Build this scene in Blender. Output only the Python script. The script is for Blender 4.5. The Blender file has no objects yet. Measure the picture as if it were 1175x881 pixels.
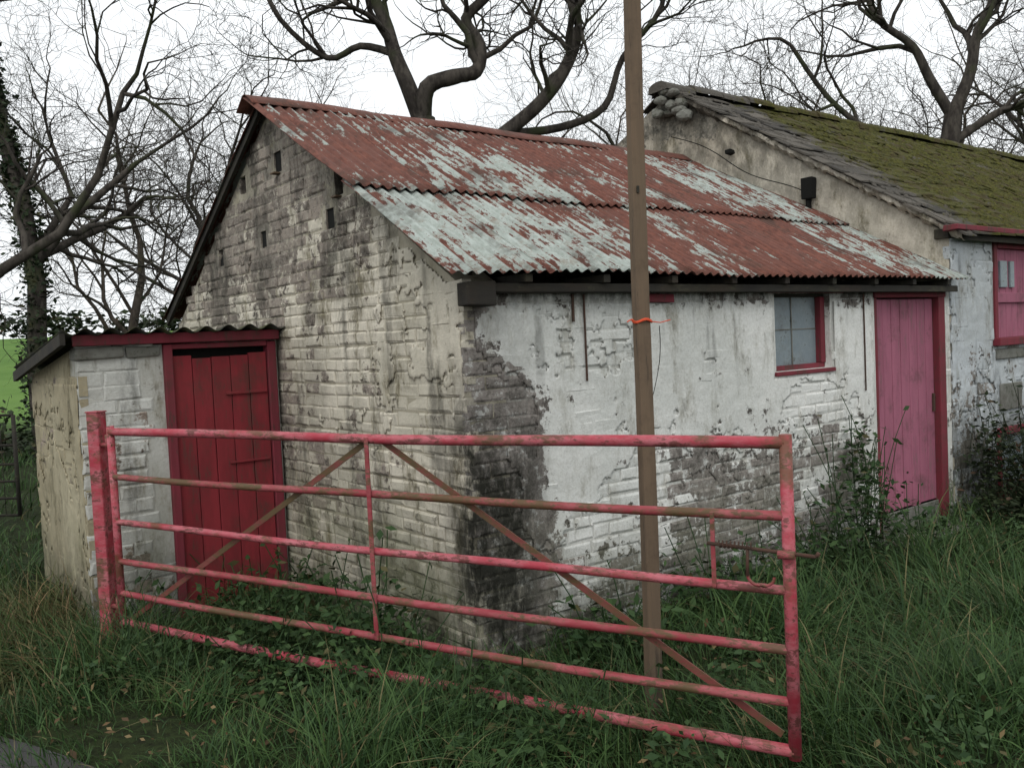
import bpy, math, random
import numpy as np
from mathutils import Vector, Matrix, noise as mnoise
SC=bpy.context.scene
rnd=random.Random(7); R=np.random.default_rng(11)
SC.view_settings.view_transform='Standard'; SC.view_settings.look='None'; SC.view_settings.exposure=0

# ------------------------------------------------------------ node helper
class M:
    def __init__(s,name,rough=.9,spec=.3):
        s.m=bpy.data.materials.new(name); s.m.use_nodes=True
        s.nt=s.m.node_tree; s.b=s.nt.nodes['Principled BSDF']
        s.b.inputs['Roughness'].default_value=rough
        s.b.inputs['Specular IOR Level'].default_value=spec
        tc=s.nt.nodes.new('ShaderNodeTexCoord'); s.co=tc.outputs['Object']
        sp=s.nt.nodes.new('ShaderNodeSeparateXYZ'); s.L(s.co,sp.inputs[0])
        s.X,s.Y,s.Z=sp.outputs
    def L(s,a,b): s.nt.links.new(a,b)
    def put(s,sock,v):
        if isinstance(v,bpy.types.NodeSocket): s.L(v,sock)
        elif isinstance(v,(tuple,list)) and len(v)==3 and sock.type=='RGBA': sock.default_value=(*v,1)
        else: sock.default_value=v
    def noise(s,scale,detail=4,rough=.6,vec=None,dist=0.):
        n=s.nt.nodes.new('ShaderNodeTexNoise'); s.put(n.inputs['Vector'],vec or s.co)
        n.inputs['Scale'].default_value=scale; n.inputs['Detail'].default_value=min(detail,5)
        n.inputs['Roughness'].default_value=rough; n.inputs['Distortion'].default_value=dist
        return n.outputs['Fac']
    def scl(s,v,off=(0,0,0)):
        n=s.nt.nodes.new('ShaderNodeMapping'); s.L(s.co,n.inputs[0]); n.inputs['Scale'].default_value=v
        n.inputs['Location'].default_value=off
        return n.outputs[0]
    def ma(s,op,a,b=0.,clamp=False):
        n=s.nt.nodes.new('ShaderNodeMath'); n.operation=op; n.use_clamp=clamp
        s.put(n.inputs[0],a); s.put(n.inputs[1],b); return n.outputs[0]
    def mr(s,v,a,b,c=0.,d=1.):
        n=s.nt.nodes.new('ShaderNodeMapRange'); n.interpolation_type='SMOOTHSTEP'
        for i,x in enumerate((v,a,b,c,d)): s.put(n.inputs[i],x)
        return n.outputs[0]
    def mix(s,f,a,b,mode='MIX'):
        n=s.nt.nodes.new('ShaderNodeMix'); n.data_type='RGBA'; n.blend_type=mode
        s.put(n.inputs[0],f); s.put(n.inputs[6],a); s.put(n.inputs[7],b); return n.outputs[2]
    def attr(s,name='br'):
        n=s.nt.nodes.new('ShaderNodeAttribute'); n.attribute_name=name; return n.outputs['Fac']
    def bump(s,h,st=.5,d=.01):
        n=s.nt.nodes.new('ShaderNodeBump'); n.inputs['Strength'].default_value=st; n.inputs['Distance'].default_value=d
        s.L(h,n.inputs['Height']); s.L(n.outputs[0],s.b.inputs['Normal'])
    def col(s,c): s.put(s.b.inputs['Base Color'],c); return s

# ------------------------------------------------------------ mesh helpers
def link(o,parent=None):
    SC.collection.objects.link(o)
    if parent: o.parent=parent
    return o
def empty(name,loc=(0,0,0),rot=0):
    e=bpy.data.objects.new(name,None); e.location=loc; e.rotation_euler=(0,0,rot); e.empty_display_size=.2
    return link(e)
def mesh(name,V,F,mat,parent=None,attr=None,smooth=False):
    me=bpy.data.meshes.new(name); me.from_pydata([tuple(v) for v in V],[],[tuple(f) for f in F]); me.update()
    if attr is not None:
        a=me.attributes.new('br','FLOAT','FACE'); a.data.foreach_set('value',np.array(attr,dtype=np.float32))
    if smooth: me.shade_smooth()
    o=bpy.data.objects.new(name,me); me.materials.append(mat); return link(o,parent)
def npmesh(name,V,F,mat,parent=None,attr=None,smooth=False):
    me=bpy.data.meshes.new(name); n=len(V); m,k=F.shape
    me.vertices.add(n); me.vertices.foreach_set('co',V.astype(np.float32).ravel())
    me.loops.add(m*k); me.loops.foreach_set('vertex_index',F.astype(np.int32).ravel())
    me.polygons.add(m); me.polygons.foreach_set('loop_start',np.arange(0,m*k,k,dtype=np.int32))
    me.polygons.foreach_set('loop_total',np.full(m,k,dtype=np.int32))
    me.update(calc_edges=True)
    if attr is not None:
        a=me.attributes.new('br','FLOAT','FACE'); a.data.foreach_set('value',attr.astype(np.float32))
    if smooth: me.shade_smooth()
    o=bpy.data.objects.new(name,me); me.materials.append(mat)
    return link(o,parent)
BF=[(0,3,2,1),(4,5,6,7),(0,1,5,4),(1,2,6,5),(2,3,7,6),(3,0,4,7)]
def boxes(name,bs,mat,parent=None,bevel=.004,attr=False,jit=0.):
    V=[];F=[];A=[]
    for b in bs:
        x0,x1,y0,y1,z0,z1=b[:6]; o=len(V)
        c=[(x0,y0,z0),(x1,y0,z0),(x1,y1,z0),(x0,y1,z0),(x0,y0,z1),(x1,y0,z1),(x1,y1,z1),(x0,y1,z1)]
        V+=[tuple(q+rnd.uniform(-jit,jit) for q in p) for p in c]
        F+=[tuple(i+o for i in f) for f in BF]; a=rnd.random(); A+=[a]*6
    o=mesh(name,V,F,mat,parent,A)
    if bevel:
        m=o.modifiers.new('bev','BEVEL'); m.width=bevel; m.segments=2; m.limit_method='ANGLE'
    return o
def tubes_np(P,Rd,n):
    B,K,_=P.shape
    T=np.gradient(P,axis=1); T/=np.linalg.norm(T,axis=2,keepdims=True)+1e-9
    ref=np.where(np.abs(T[:,:1,2:3])>.9,np.array([1.,0,0]),np.array([0,0,1.]))
    ref=np.broadcast_to(ref,T.shape)
    A=np.cross(T,ref); A/=np.linalg.norm(A,axis=2,keepdims=True)+1e-9
    Bn=np.cross(T,A)
    th=np.arange(n)*2*np.pi/n
    V=P[:,:,None,:]+Rd[:,:,None,None]*(A[:,:,None,:]*np.cos(th)[None,None,:,None]+Bn[:,:,None,:]*np.sin(th)[None,None,:,None])
    V=V.reshape(-1,3)
    b=np.arange(B)[:,None,None]*K*n; k=np.arange(K-1)[None,:,None]*n; i=np.arange(n)[None,None,:]; j=(i+1)%n
    F=np.stack([b+k+i,b+k+j,b+k+n+j,b+k+n+i],axis=-1).reshape(-1,4)
    return V,F
def tubes(name,segs,mat,parent=None,n=12,caps=True):
    V=[];F=[]
    for p,q,r in segs:
        p=Vector(p);q=Vector(q);d=(q-p).normalized(); a=d.orthogonal().normalized(); b=d.cross(a); o=len(V)
        for c in (p,q):
            for i in range(n):
                t=i*2*math.pi/n; V.append(c+a*r*math.cos(t)+b*r*math.sin(t))
        for i in range(n): j=(i+1)%n; F.append((o+i,o+j,o+n+j,o+n+i))
        F.append(tuple(o+i for i in reversed(range(n)))); F.append(tuple(o+n+i for i in range(n)))
    o=mesh(name,V,F,mat,parent)
    for p in o.data.polygons: p.use_smooth=len(p.vertices)==4
    return o
def polytube(name,pts,r,mat,parent=None,n=6):
    P=np.array([pts],dtype=float); V,F=tubes_np(P,np.full(P.shape[:2],r),n)
    return npmesh(name,V,F,mat,parent,smooth=True)
def prism(name,poly,axis,a0,a1,mat,parent=None,holes=()):
    n=len(poly)
    f=(lambda a,u,z:(a,u,z)) if axis=='x' else (lambda a,u,z:(u,a,z))
    V=[f(a0,*p) for p in poly]+[f(a1,*p) for p in poly]
    F=[tuple(range(n)),tuple(reversed(range(n,2*n)))]+[(i,i+n,(i+1)%n+n,(i+1)%n) for i in range(n)]
    import bmesh
    bm=bmesh.new(); vs=[bm.verts.new(v) for v in V]
    for q in F: bm.faces.new([vs[i] for i in q])
    bmesh.ops.recalc_face_normals(bm,faces=bm.faces); me=bpy.data.meshes.new(name); bm.to_mesh(me); bm.free()
    o=bpy.data.objects.new(name,me); me.materials.append(mat); link(o)
    if holes:
        cs=boxes('cut',holes,mat,None,0)
        md=o.modifiers.new('b','BOOLEAN'); md.operation='DIFFERENCE'; md.object=cs; md.solver='EXACT'
        dg=bpy.context.evaluated_depsgraph_get(); dg.update()
        me2=bpy.data.meshes.new_from_object(o.evaluated_get(dg)); o.modifiers.clear(); o.data=me2
        bpy.data.objects.remove(cs)
    if parent: o.parent=parent
    return o
def bricks(name,O,u,nv,L,z0,z1,mat,parent,ok,prot,bw=.225,bh=.075,gap=.009,seed=1,jit=.004,smooth=lambda u,z:0.):
    """individual brick faces laid on a wall plane: O origin, u along, nv outward"""
    rg=random.Random(seed); O=Vector(O);u=Vector(u);nv=Vector(nv);up=Vector((0,0,1))
    V=[];F=[];A=[]; z=z0; row=0
    while z<z1-.02:
        h=bh*rg.uniform(.90,1.10); x=-(bw*.5 if row%2 else 0)+rg.uniform(-.02,.02); wav=rg.uniform(0,6)
        while x<L-.01:
            w=bw*rg.uniform(.86,1.12)
            if rg.random()<.15: w*=.55
            sm=smooth(x+w/2,z+h/2); g=gap*(1-.75*sm)*rg.uniform(.5,1.4)
            a=max(x,0)+ (g if x>0 else -.004); b=min(x+w,L)
            if b-a>.03 and ok((a+b)/2,z+h/2,a,b):
                p=prot((a+b)/2,z+h/2)*rg.uniform(.1,1.9)*(1-.85*sm)+.0012; o=len(V)
                jj=jit*(1-.6*sm)
                j=lambda s=1:rg.uniform(-jj,jj)*s
                back=-.05; dz=.005*math.sin(x*2.1+wav)
                zz0=z+g+dz; zz1=z+h+dz
                base=[(a,zz0),(b,zz0),(b,zz1),(a,zz1)]
                base=[(q[0]+j(),q[1]+j()) for q in base]
                for (q,d) in [(base,back),(base,p*.35)]:
                    for (uu,zz) in q: V.append(O+u*uu+up*zz+nv*d)
                e=.012; sg=[(1,1),(-1,1),(-1,-1),(1,-1)]
                tl=j(.5); tw=j(.5)
                for (uu,zz),(sx,sz) in zip(base,sg): V.append(O+u*(uu+sx*e+j(.7))+up*(zz+sz*e+j(.7))+nv*(p+sx*tl+sz*tw+j(.25)))
                for k in range(4):
                    l=(k+1)%4
                    F+= [(o+k,o+l,o+4+l,o+4+k),(o+4+k,o+4+l,o+8+l,o+8+k)]
                F.append((o+8,o+9,o+10,o+11)); A+=[rg.uniform(.15,1)]*9
            x+=w
        z+=h; row+=1
    return mesh(name,V,F,mat,parent,A)
def skin(name,axis,off,u0,u1,z0,z1,keep,mat,parent,step=.014,rel=.004):
    """thin irregular coat of old limewash / render standing proud of the bricks; axis 'x': u runs along x on plane y=off"""
    nu=int((u1-u0)/step); nz=int((z1-z0)/step); V=[];F=[]; idx={}
    def vid(i,j):
        if (i,j) not in idx:
            u=u0+i*step+.35*step*mnoise.noise((i*1.7,j*1.3,3)); z=z0+j*step+.35*step*mnoise.noise((i*1.3,j*1.7,9))
            d=rel*(mnoise.noise((u*3,z*3,1))*1.2+mnoise.noise((u*11,z*14,5))*.8+mnoise.noise((u*35,z*35,2))*.25)
            idx[(i,j)]=len(V); V.append((u,off-d,z) if axis=='x' else (off-d,u,z))
        return idx[(i,j)]
    for j in range(nz):
        for i in range(nu):
            u=u0+(i+.5)*step; z=z0+(j+.5)*step
            if keep(u,z): 
                f=(vid(i,j),vid(i+1,j),vid(i+1,j+1),vid(i,j+1)); F.append(f if axis=='x' else f[::-1])
    o=mesh(name,V,F,mat,parent,[.45]*len(F),smooth=True)
    m=o.modifiers.new('s','SOLIDIFY'); m.thickness=.006; m.offset=-1
    return o
def sstep(x,a,b):
    t=np.clip((x-a)/(b-a),0,1); return t*t*(3-2*t)
def fb(u,z,s,sd=0): return mnoise.fractal((u*s,z*s,sd*7.3),.8,2.1,5)

# ------------------------------------------------------------ layout constants
ROT=math.radians(37.7); cR,sR=math.cos(ROT),math.sin(ROT)
C=Vector((-.224,4.40,0))
def W(s,r,z=0): return Vector((C.x+s*cR-r*sR, C.y+s*sR+r*cR, z))
def toL(x,y):
    dx=x-C.x; dy=y-C.y; return dx*cR+dy*sR, -dx*sR+dy*cR
def gh(x,y):
    x=np.asarray(x,dtype=float); y=np.asarray(y,dtype=float)
    h=.035*np.sin(x*1.3+.5)*np.cos(y*1.1)+.02*np.sin(x*3.1+y*2.3)
    h=h+.12*sstep(-x,2.6,4.5)*sstep(y,4,6)
    h=h-.05*sstep(-(y+.62*x-2.45),-.25,.25)
    h=h+4.9*sstep(y,22,95)+ .5*np.sin(x*.03)*sstep(y,30,90)
    return h

# ------------------------------------------------------------ materials
def wall_mat(name,expose,mould,paint=(.66,.66,.62),paint2=(.50,.49,.42),b1=(.13,.10,.085),b2=(.30,.235,.19),mort=(.24,.22,.18),dirt=(.16,.14,.085),dirtamt=.6,joint=.2,lo=.535,green=.3):
    m=M(name,.93,.15); br=m.attr()
    n1=m.noise(1.9,5,.62); n2=m.noise(11,5,.78); n3=m.noise(60,3,.7); n4=m.noise(.9,4,.6,vec=m.scl((1,1,1),(5,3,1)))
    v=m.ma('ADD',m.ma('MULTIPLY',n1,.55),m.ma('MULTIPLY',n2,.45))
    v=m.ma('ADD',v,expose(m)); v=m.ma('ADD',v,m.ma('MULTIPLY',m.ma('SUBTRACT',br,.55),.13))
    pm=m.mr(v,lo,lo+.03,1.,0.)
    isb=m.mr(br,.02,.1)
    bc=m.mix(br,b1,b2); bc=m.mix(isb,mort,bc)
    bc=m.mix(m.mr(n3,.3,.75),bc,m.mix(.5,bc,(.36,.34,.30)))
    bc=m.mix(m.mr(n2,.50,.66,0.,.65),bc,(.030,.027,.022))
    bc=m.mix(m.mr(n2,.46,.37,0.,.65),bc,paint2)
    pc=m.mix(m.mr(n4,.35,.65),paint,paint2)
    pc=m.mix(m.mr(n3,.35,.8,0.,.35),pc,(.30,.29,.24))
    n5=m.noise(5,5,.78,vec=m.scl((1,1,.35),(2,8,1)))
    pc=m.mix(m.ma('MULTIPLY',m.mr(n5,.48,.70),dirtamt),pc,dirt)
    pc=m.mix(m.ma('MULTIPLY',m.mr(m.ma('ADD',m.ma('MULTIPLY',n2,.6),m.ma('MULTIPLY',n5,.4)),.54,.64),dirtamt*.8),pc,(.08,.07,.05))
    pc=m.mix(m.ma('MULTIPLY',m.ma('SUBTRACT',1.,isb),joint),pc,dirt)
    c=m.mix(pm,bc,pc)
    c=m.mix(m.ma('MULTIPLY',m.mr(m.Z,1.05,.25,0.,green),m.mr(n1,.35,.6)),c,(.13,.145,.075))
    mo=m.ma('MULTIPLY',mould(m),m.mr(m.noise(6,5,.78,vec=m.scl((1,1,.5),(0,4,7))),.30,.58),clamp=True)
    c=m.mix(mo,c,(.022,.022,.017))
    m.col(c)
    m.bump(n2,1.,.009)
    return m.m
def front_exp(m):
    lim=m.mr(m.Z,1.35,1.78,.44,.06)
    d=m.ma('SUBTRACT',m.X,lim)
    wedge=m.mr(d,-.10,.14,.22,0.)
    lowb=m.mr(m.Z,.65,1.30,.030,-.065)
    right=m.ma('MULTIPLY',m.mr(m.X,.9,1.7,0.,.075),m.mr(m.Z,.85,1.40,1.,0.))
    top=m.ma('MULTIPLY',m.mr(m.Z,1.75,1.9,0.,.10),m.mr(m.X,1.0,2.2,0.6,1.))
    return m.ma('ADD',m.ma('ADD',wedge,lowb),m.ma('ADD',right,top))
def front_mould(m):
    a=m.ma('MULTIPLY',m.mr(m.X,.25,.58,1.,0.),m.mr(m.Z,.95,1.50,1.,.25))
    b=m.ma('MULTIPLY',m.mr(m.Z,.05,.65,.75,0.),m.mr(m.X,0.,3.,1.,.6))
    st=m.ma('MULTIPLY',m.mr(m.noise(7,3,.6,vec=m.scl((1,1,.06))),.55,.69),m.mr(m.Z,1.2,1.95,.0,.8))
    t=m.mr(m.Z,1.80,1.95,0.,.8)
    return m.ma('MAXIMUM',m.ma('MAXIMUM',a,b),m.ma('MAXIMUM',t,st))
def gab_exp(m):
    up=m.mr(m.Z,1.6,2.6,.0,.13)
    wh=m.ma('MULTIPLY',m.mr(m.Y,.6,1.3,-.14,0.),m.mr(m.Z,1.3,1.8,.2,1.))
    return m.ma('ADD',up,m.ma('ADD',wh,m.mr(m.Y,1.5,2.6,0.,.02)))
def gab_mould(m):
    a=m.ma('MULTIPLY',m.mr(m.Y,.02,.40,1.,0.),m.mr(m.Z,1.1,1.75,1.,.08))
    b=m.ma('MULTIPLY',m.mr(m.Z,.0,.55,.8,0.),m.mr(m.Y,0.,2.,1.,.6))
    c=m.ma('MULTIPLY',m.mr(m.noise(1.3,4,.6),.44,.60),m.mr(m.Z,1.5,2.4,.25,.75))
    st=m.ma('MULTIPLY',m.mr(m.noise(5,3,.6,vec=m.scl((1,1,.12))),.53,.66),.62)
    return m.ma('MAXIMUM',m.ma('MAXIMUM',a,b),m.ma('MAXIMUM',c,st))
m_front=wall_mat('whitewashed_brick_front',front_exp,front_mould,paint=(.71,.71,.68),paint2=(.57,.58,.55),b1=(.085,.076,.072),b2=(.215,.190,.175),mort=(.21,.20,.18),dirtamt=.50,joint=.15,green=.35)
m_gable=wall_mat('weathered_brick_gable',gab_exp,gab_mould,paint=(.62,.575,.48),paint2=(.44,.41,.33),b1=(.12,.098,.082),b2=(.28,.235,.195),mort=(.22,.195,.16),dirt=(.16,.14,.085),dirtamt=.9,joint=.45,green=.65)
m_lean=wall_mat('whitewashed_block',lambda m:m.mr(m.Z,.2,1.2,.02,-.05),lambda m:m.ma('MAXIMUM',m.mr(m.Z,.1,.7,.6,.05),m.mr(m.noise(5,3,.6,vec=m.scl((1,1,.15))),.52,.66,0.,.5)),paint=(.60,.61,.58),paint2=(.46,.46,.42),dirtamt=.65)
m_leanside=wall_mat('limewashed_rubble',lambda m:m.mr(m.Z,0.,1.6,-.06,-.02),lambda m:m.mr(m.Z,.1,.6,.6,.15),paint=(.42,.375,.26),paint2=(.33,.285,.185),dirtamt=.8)
m_house=wall_mat('house_render',lambda m:m.ma('ADD',m.mr(m.Z,.6,1.8,.05,-.05),0.),lambda m:m.ma('MAXIMUM',m.mr(m.Z,.3,1.2,.9,.10),m.mr(m.noise(4,3,.6,vec=m.scl((1,1,.15))),.52,.66,0.,.7)),paint=(.55,.59,.62),paint2=(.46,.49,.50),b2=(.20,.18,.16),dirtamt=.5)
m_house_g=wall_mat('house_gable_render',lambda m:m.mr(m.Z,3.2,3.9,-.05,.14),lambda m:m.mr(m.Z,2.2,3.8,.25,.65),paint=(.64,.59,.50),paint2=(.50,.45,.37),b1=(.12,.10,.08),b2=(.22,.19,.15),dirtamt=.8)

def painted(name,base,base2,chip=(.16,.12,.09),rough=.6,amt=.5,stretch=(1,1,.2)):
    m=M(name,rough,.3); br=m.attr()
    n=m.noise(7,5,.7,vec=m.scl(stretch)); f=m.noise(45,4,.7,vec=m.scl(stretch))
    c=m.mix(m.mr(n,.3,.7),base,base2)
    c=m.mix(m.ma('MULTIPLY',br,.5),c,m.mix(.5,c,base2))
    c=m.mix(m.ma('MULTIPLY',m.mr(m.ma('ADD',m.ma('MULTIPLY',n,.5),m.ma('MULTIPLY',f,.5)),.54,.60),amt),c,chip)
    dz=m.ma('MULTIPLY',m.mr(m.noise(3,5,.75),.48,.70),.5)
    c=m.mix(dz,c,(.05,.035,.025)); m.col(c); m.bump(m.ma('ADD',f,n),.35,.004); return m.m
m_pink=painted('pink_door_paint',(.34,.115,.170),(.25,.08,.12),(.16,.10,.10),rough=.8,amt=.5)
m_red=painted('red_door_paint',(.24,.024,.032),(.15,.018,.022),(.08,.04,.032),rough=.8,amt=.6)
m_frame=painted('red_frame_paint',(.19,.026,.040),(.13,.024,.031),(.06,.04,.03),rough=.8,amt=.7)
m_wood=painted('weathered_wood',(.150,.105,.068),(.10,.073,.05),(.045,.036,.027),.9,.7,(1,1,.08))
m_dark=painted('dark_timber',(.020,.018,.016),(.035,.032,.024),(.07,.065,.04),.9,.5,(.3,1,1))
m_pane=painted('dusty_pane',(.16,.20,.225),(.23,.27,.28),(.07,.08,.08),.35,.8,(1,1,1))
m_rusti=painted('rusty_iron',(.08,.038,.026),(.05,.035,.026),(.11,.055,.03),.9,.5,(1,1,1))
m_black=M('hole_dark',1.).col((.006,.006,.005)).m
m_string=M('orange_twine',.7).col((.60,.08,.03)).m
m_conc=painted('concrete',(.19,.19,.17),(.12,.12,.10),(.05,.055,.035),.95,.8,(1,1,1))

def roof_mat():
    m=M('rusty_corrugated_iron',.75,.25); br=m.attr()
    st=m.noise(3.2,5,.68,vec=m.scl((2.6,.75,.75))); fi=m.noise(26,5,.78,vec=m.scl((1.6,.45,.45))); big=m.noise(1.1,3,.6,vec=m.scl((1,1,1),(3,9,2)))
    ph=m.ma('SINE',m.ma('MULTIPLY',m.X,2*math.pi/.076))
    v=m.ma('ADD',m.ma('MULTIPLY',st,.5),m.ma('MULTIPLY',fi,.42)); v=m.ma('ADD',v,m.ma('MULTIPLY',big,.35))
    v=m.ma('ADD',v,m.ma('MULTIPLY',br,.26)); v=m.ma('ADD',v,m.ma('MULTIPLY',ph,.030))
    pm=m.mr(v,.745,.775)
    rust=m.mix(m.mr(fi,.3,.7),(.070,.026,.019),(.185,.070,.048)); rust=m.mix(m.mr(st,.35,.7),rust,(.130,.058,.045))
    pal=m.mix(m.mr(fi,.35,.65),(.37,.41,.38),(.25,.28,.25)); pal=m.mix(m.mr(m.noise(9,5,.75),.50,.68,0.,.7),pal,(.17,.12,.085))
    c=m.mix(pm,rust,pal); c=m.mix(m.mr(m.noise(2.3,5,.75,vec=m.scl((1,1,1),(7,1,1))),.49,.68,0.,.65),c,(.045,.034,.026))
    m.col(c); m.bump(fi,.4,.003)
    m.put(m.b.inputs['Roughness'],m.mr(pm,0.,1.,.85,.6)); return m.m
m_roof=roof_mat()
def lean_roof():
    m=M('mossy_fibre_cement',.95,.1); n=m.noise(9,5,.7); c=m.mix(m.mr(n,.4,.65),(.045,.045,.04),(.075,.08,.04)); m.col(c); m.bump(n,.4,.01); return m.m
m_lroof=lean_roof()
def slate():
    m=M('mossy_slate',.95,.15); br=m.attr(); n=m.noise(2.6,5,.75); f=m.noise(28,5,.8)
    s=m.mix(br,(.060,.056,.050),(.15,.135,.115))
    moss=m.mix(m.mr(f,.3,.7),(.028,.032,.010),(.110,.104,.024))
    moss=m.mix(m.mr(m.noise(5,4,.7,vec=m.scl((1,1,1),(3,3,3))),.47,.62,0.,.8),moss,(.070,.054,.028))
    k=m.mr(m.ma('ADD',m.ma('ADD',m.ma('MULTIPLY',n,.6),m.ma('MULTIPLY',f,.3)),m.mr(m.X,-.3,.9,-.10,.12)),.43,.53)
    m.col(m.mix(k,s,moss)); m.bump(m.ma('ADD',n,f),1.,.025); return m.m
m_slate=slate()
def grass_mat(name,a,b,dead,damt=.16):
    m=M(name,.7,.25); br=m.attr()
    c=m.mix(br,a,b); c=m.mix(m.mr(br,1-damt,1-damt+.02),c,dead)
    n=m.noise(1.3,3,.6); c=m.mix(m.mr(n,.42,.62,0.,.6),c,m.mix(.5,c,(.016,.03,.010)))
    m.col(c); return m.m
m_grass=grass_mat('grass_blades',(.015,.042,.012),(.058,.108,.028),(.15,.13,.06),.07)
m_tuss=grass_mat('tussock',(.036,.052,.014),(.10,.10,.038),(.19,.13,.065),.25)
m_leafd=grass_mat('dark_leaves',(.010,.018,.007),(.032,.046,.016),(.06,.035,.02),.12)
m_leafg=grass_mat('green_leaves',(.016,.040,.012),(.048,.090,.026),(.08,.07,.028),.08)
m_ivy=grass_mat('ivy_leaves',(.010,.020,.009),(.028,.045,.016),(.05,.05,.02),.1)
m_fall=grass_mat('fallen_leaves_mat',(.05,.03,.014),(.13,.075,.03),(.17,.12,.055),.3)
def ground():
    m=M('ground_soil',1.,.1); n=m.noise(.8,4,.7); f=m.noise(15,4,.75)
    c=m.mix(m.mr(f,.3,.7),(.012,.014,.007),(.026,.038,.013))
    far=m.mr(m.Y,17,28); fld=m.mix(m.mr(m.noise(.08,4,.6),.35,.65),(.07,.14,.03),(.11,.19,.045))
    m.col(m.mix(far,c,fld)); m.bump(f,.6,.03); return m.m
m_ground=ground()
def road():
    m=M('wet_asphalt',.55,.4); f=m.noise(70,5,.8); n=m.noise(2,5,.7)
    m.col(m.mix(m.mr(n,.45,.65,0.,.7),m.mix(f,(.016,.016,.017),(.055,.052,.048)),(.035,.028,.018))); m.bump(f,.5,.006); return m.m
m_road=road()
def bark(name,a,b,c):
    m=M(name,.95,.1); n=m.noise(9,3,.7,vec=m.scl((1,1,.4))); g=m.noise(1.7,2,.6)
    m.col(m.mix(m.mr(g,.5,.66),m.mix(m.mr(n,.35,.65),a,b),c)); return m.m
m_bark=bark('bark',(.030,.026,.023),(.075,.066,.056),(.045,.050,.028))
m_bark2=bark('bark_warm',(.045,.037,.030),(.095,.080,.066),(.06,.055,.035))

# ------------------------------------------------------------ ground & road
def grid_sheet(name,xs,ys,mat,dz=0.,mask=None):
    Xg,Yg=np.meshgrid(xs,ys); Z=gh(Xg,Yg)+dz; V=np.stack([Xg,Yg,Z],-1).reshape(-1,3)
    nx=len(xs); i,j=np.meshgrid(np.arange(nx-1),np.arange(len(ys)-1)); a=(j*nx+i).ravel()
    F=np.stack([a,a+1,a+nx+1,a+nx],-1); return npmesh(name,V,F,mat,smooth=True)
t=np.linspace(-1,1,260); xs=np.sinh(t*5.2)/np.sinh(5.2)*420
t2=np.linspace(-.62,1,260); ys=np.sinh(t2*5.0)/np.sinh(5.0)*600+4
grid_sheet('ground',xs,ys,m_ground)
q=np.linspace(-30,30,240); w=np.linspace(0,3.8,24)
dirv=np.array([1,-.62])/math.hypot(1,.62); nrm=np.array([-.62,-1])/math.hypot(1,.62)
P0=np.array([-1.4,3.28])
G=P0+q[:,None,None]*dirv+(w[None,:,None]+0.03*np.sin(q*2.1)[:,None,None]*(w[None,:,None]<.1))*nrm
Z=gh(G[...,0],G[...,1])+.012
V=np.concatenate([G,Z[...,None]],-1).reshape(-1,3); nw=len(w)
i,j=np.meshgrid(np.arange(nw-1),np.arange(len(q)-1)); a=(j*nw+i).ravel()
npmesh('road',V,np.stack([a,a+nw,a+nw+1,a+1],-1),m_road,smooth=True)

# ------------------------------------------------------------ SHED
shed=empty('brick_shed',C,ROT)
RW=4.5; LE=4.98; ZE=1.97; ZR=3.36
slope=(3.40-2.04)/(2.25+.14)
holes_g=[(2.138,2.99,.12,.14),(1.262,2.70,.11,.15),(1.40,2.50,.11,.13),(2.785,2.94,.11,.13),(2.459,2.50,.10,.12),(3.33,2.46,.10,.13)]
gp=[(.0,-.3),(RW,-.3),(RW,ZE),(RW/2,ZR),(0,ZE)]
prism('gable_wall',gp,'x',.0,.24,m_gable,shed,[(-.1,.5,r-w/2,r+w/2,z-h/2,z+h/2) for r,z,w,h in holes_g])
def okg(u,z,a,b):
    z-=.1
    lim=ZE+ (ZR-ZE)*(1-abs(u-RW/2)/(RW/2))
    if z>lim-.02: return False
    for r,zz,w,h in holes_g:
        if b>r-w/2 and a<r+w/2 and abs(z-zz)<h/2+.025: return False
    return True
def clamp(t): return max(0,min(1,t))
bricks('gable_bricks',(0,0,-.1),(0,1,0),(-1,0,0),RW,0,3.6,m_gable,shed,okg,lambda u,z:.0065,seed=3,jit=.0055,
       smooth=lambda u,z:.15)
prism('vent_shade_backing',[(.3,1.5),(RW-.3,1.5),(RW-.3,1.95),(RW/2,3.13),(.3,1.95)],'x',.012,.235,m_black,shed)  # black slab added inside the wall, its colour standing in for shade in the vent holes
def keepg(u,z):
    lim=ZE+(ZR-ZE)*(1-abs(u-RW/2)/(RW/2))-.05
    if z>lim or u<.03: return False
    for r,zz,w,h in holes_g:
        if abs(u-r)<w/2+.03 and abs(z-zz)<h/2+.03: return False
    n=fb(u,z,1.8,1)*.6+fb(u,z,8,2)*.34
    a=clamp((1.05-u)/.8)*clamp((z-1.25)/.3)*clamp((2.45-z)/.4)*.60
    return n+a-.42-.25*clamp((z-2.3)/.3)-.25*clamp((.9-z)/.5)>0
skin('gable_limewash_skin','y',-.0115,.0,RW,.15,3.3,keepg,m_gable,shed,step=.015)
wx0,wx1,wz0,wz1=2.55,3.21,1.40,1.93
dx0,dx1,dz1=3.80,4.88,1.925
prism('front_wall',[(.24,-.3),(LE,-.3),(LE,ZE),(.24,ZE)],'y',.0,.24,m_front,shed,
      [(wx0,wx1,-.1,.4,wz0,wz1),(dx0,dx1,-.1,.4,.02,dz1+.1)])
def okf(u,z,a,b):
    z-=.1
    if z>ZE-.03: return False
    if b>wx0-.01 and a<wx1 and wz0-.03<z<wz1+.02: return False
    if b>dx0-.01 and a<dx1 and z>.0: return False
    return True
bricks('front_bricks',(0,0,-.1),(1,0,0),(0,-1,0),LE,0,2.1,m_front,shed,okf,lambda u,z:.0065,seed=5,jit=.0050,smooth=lambda u,z:.15)
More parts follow.
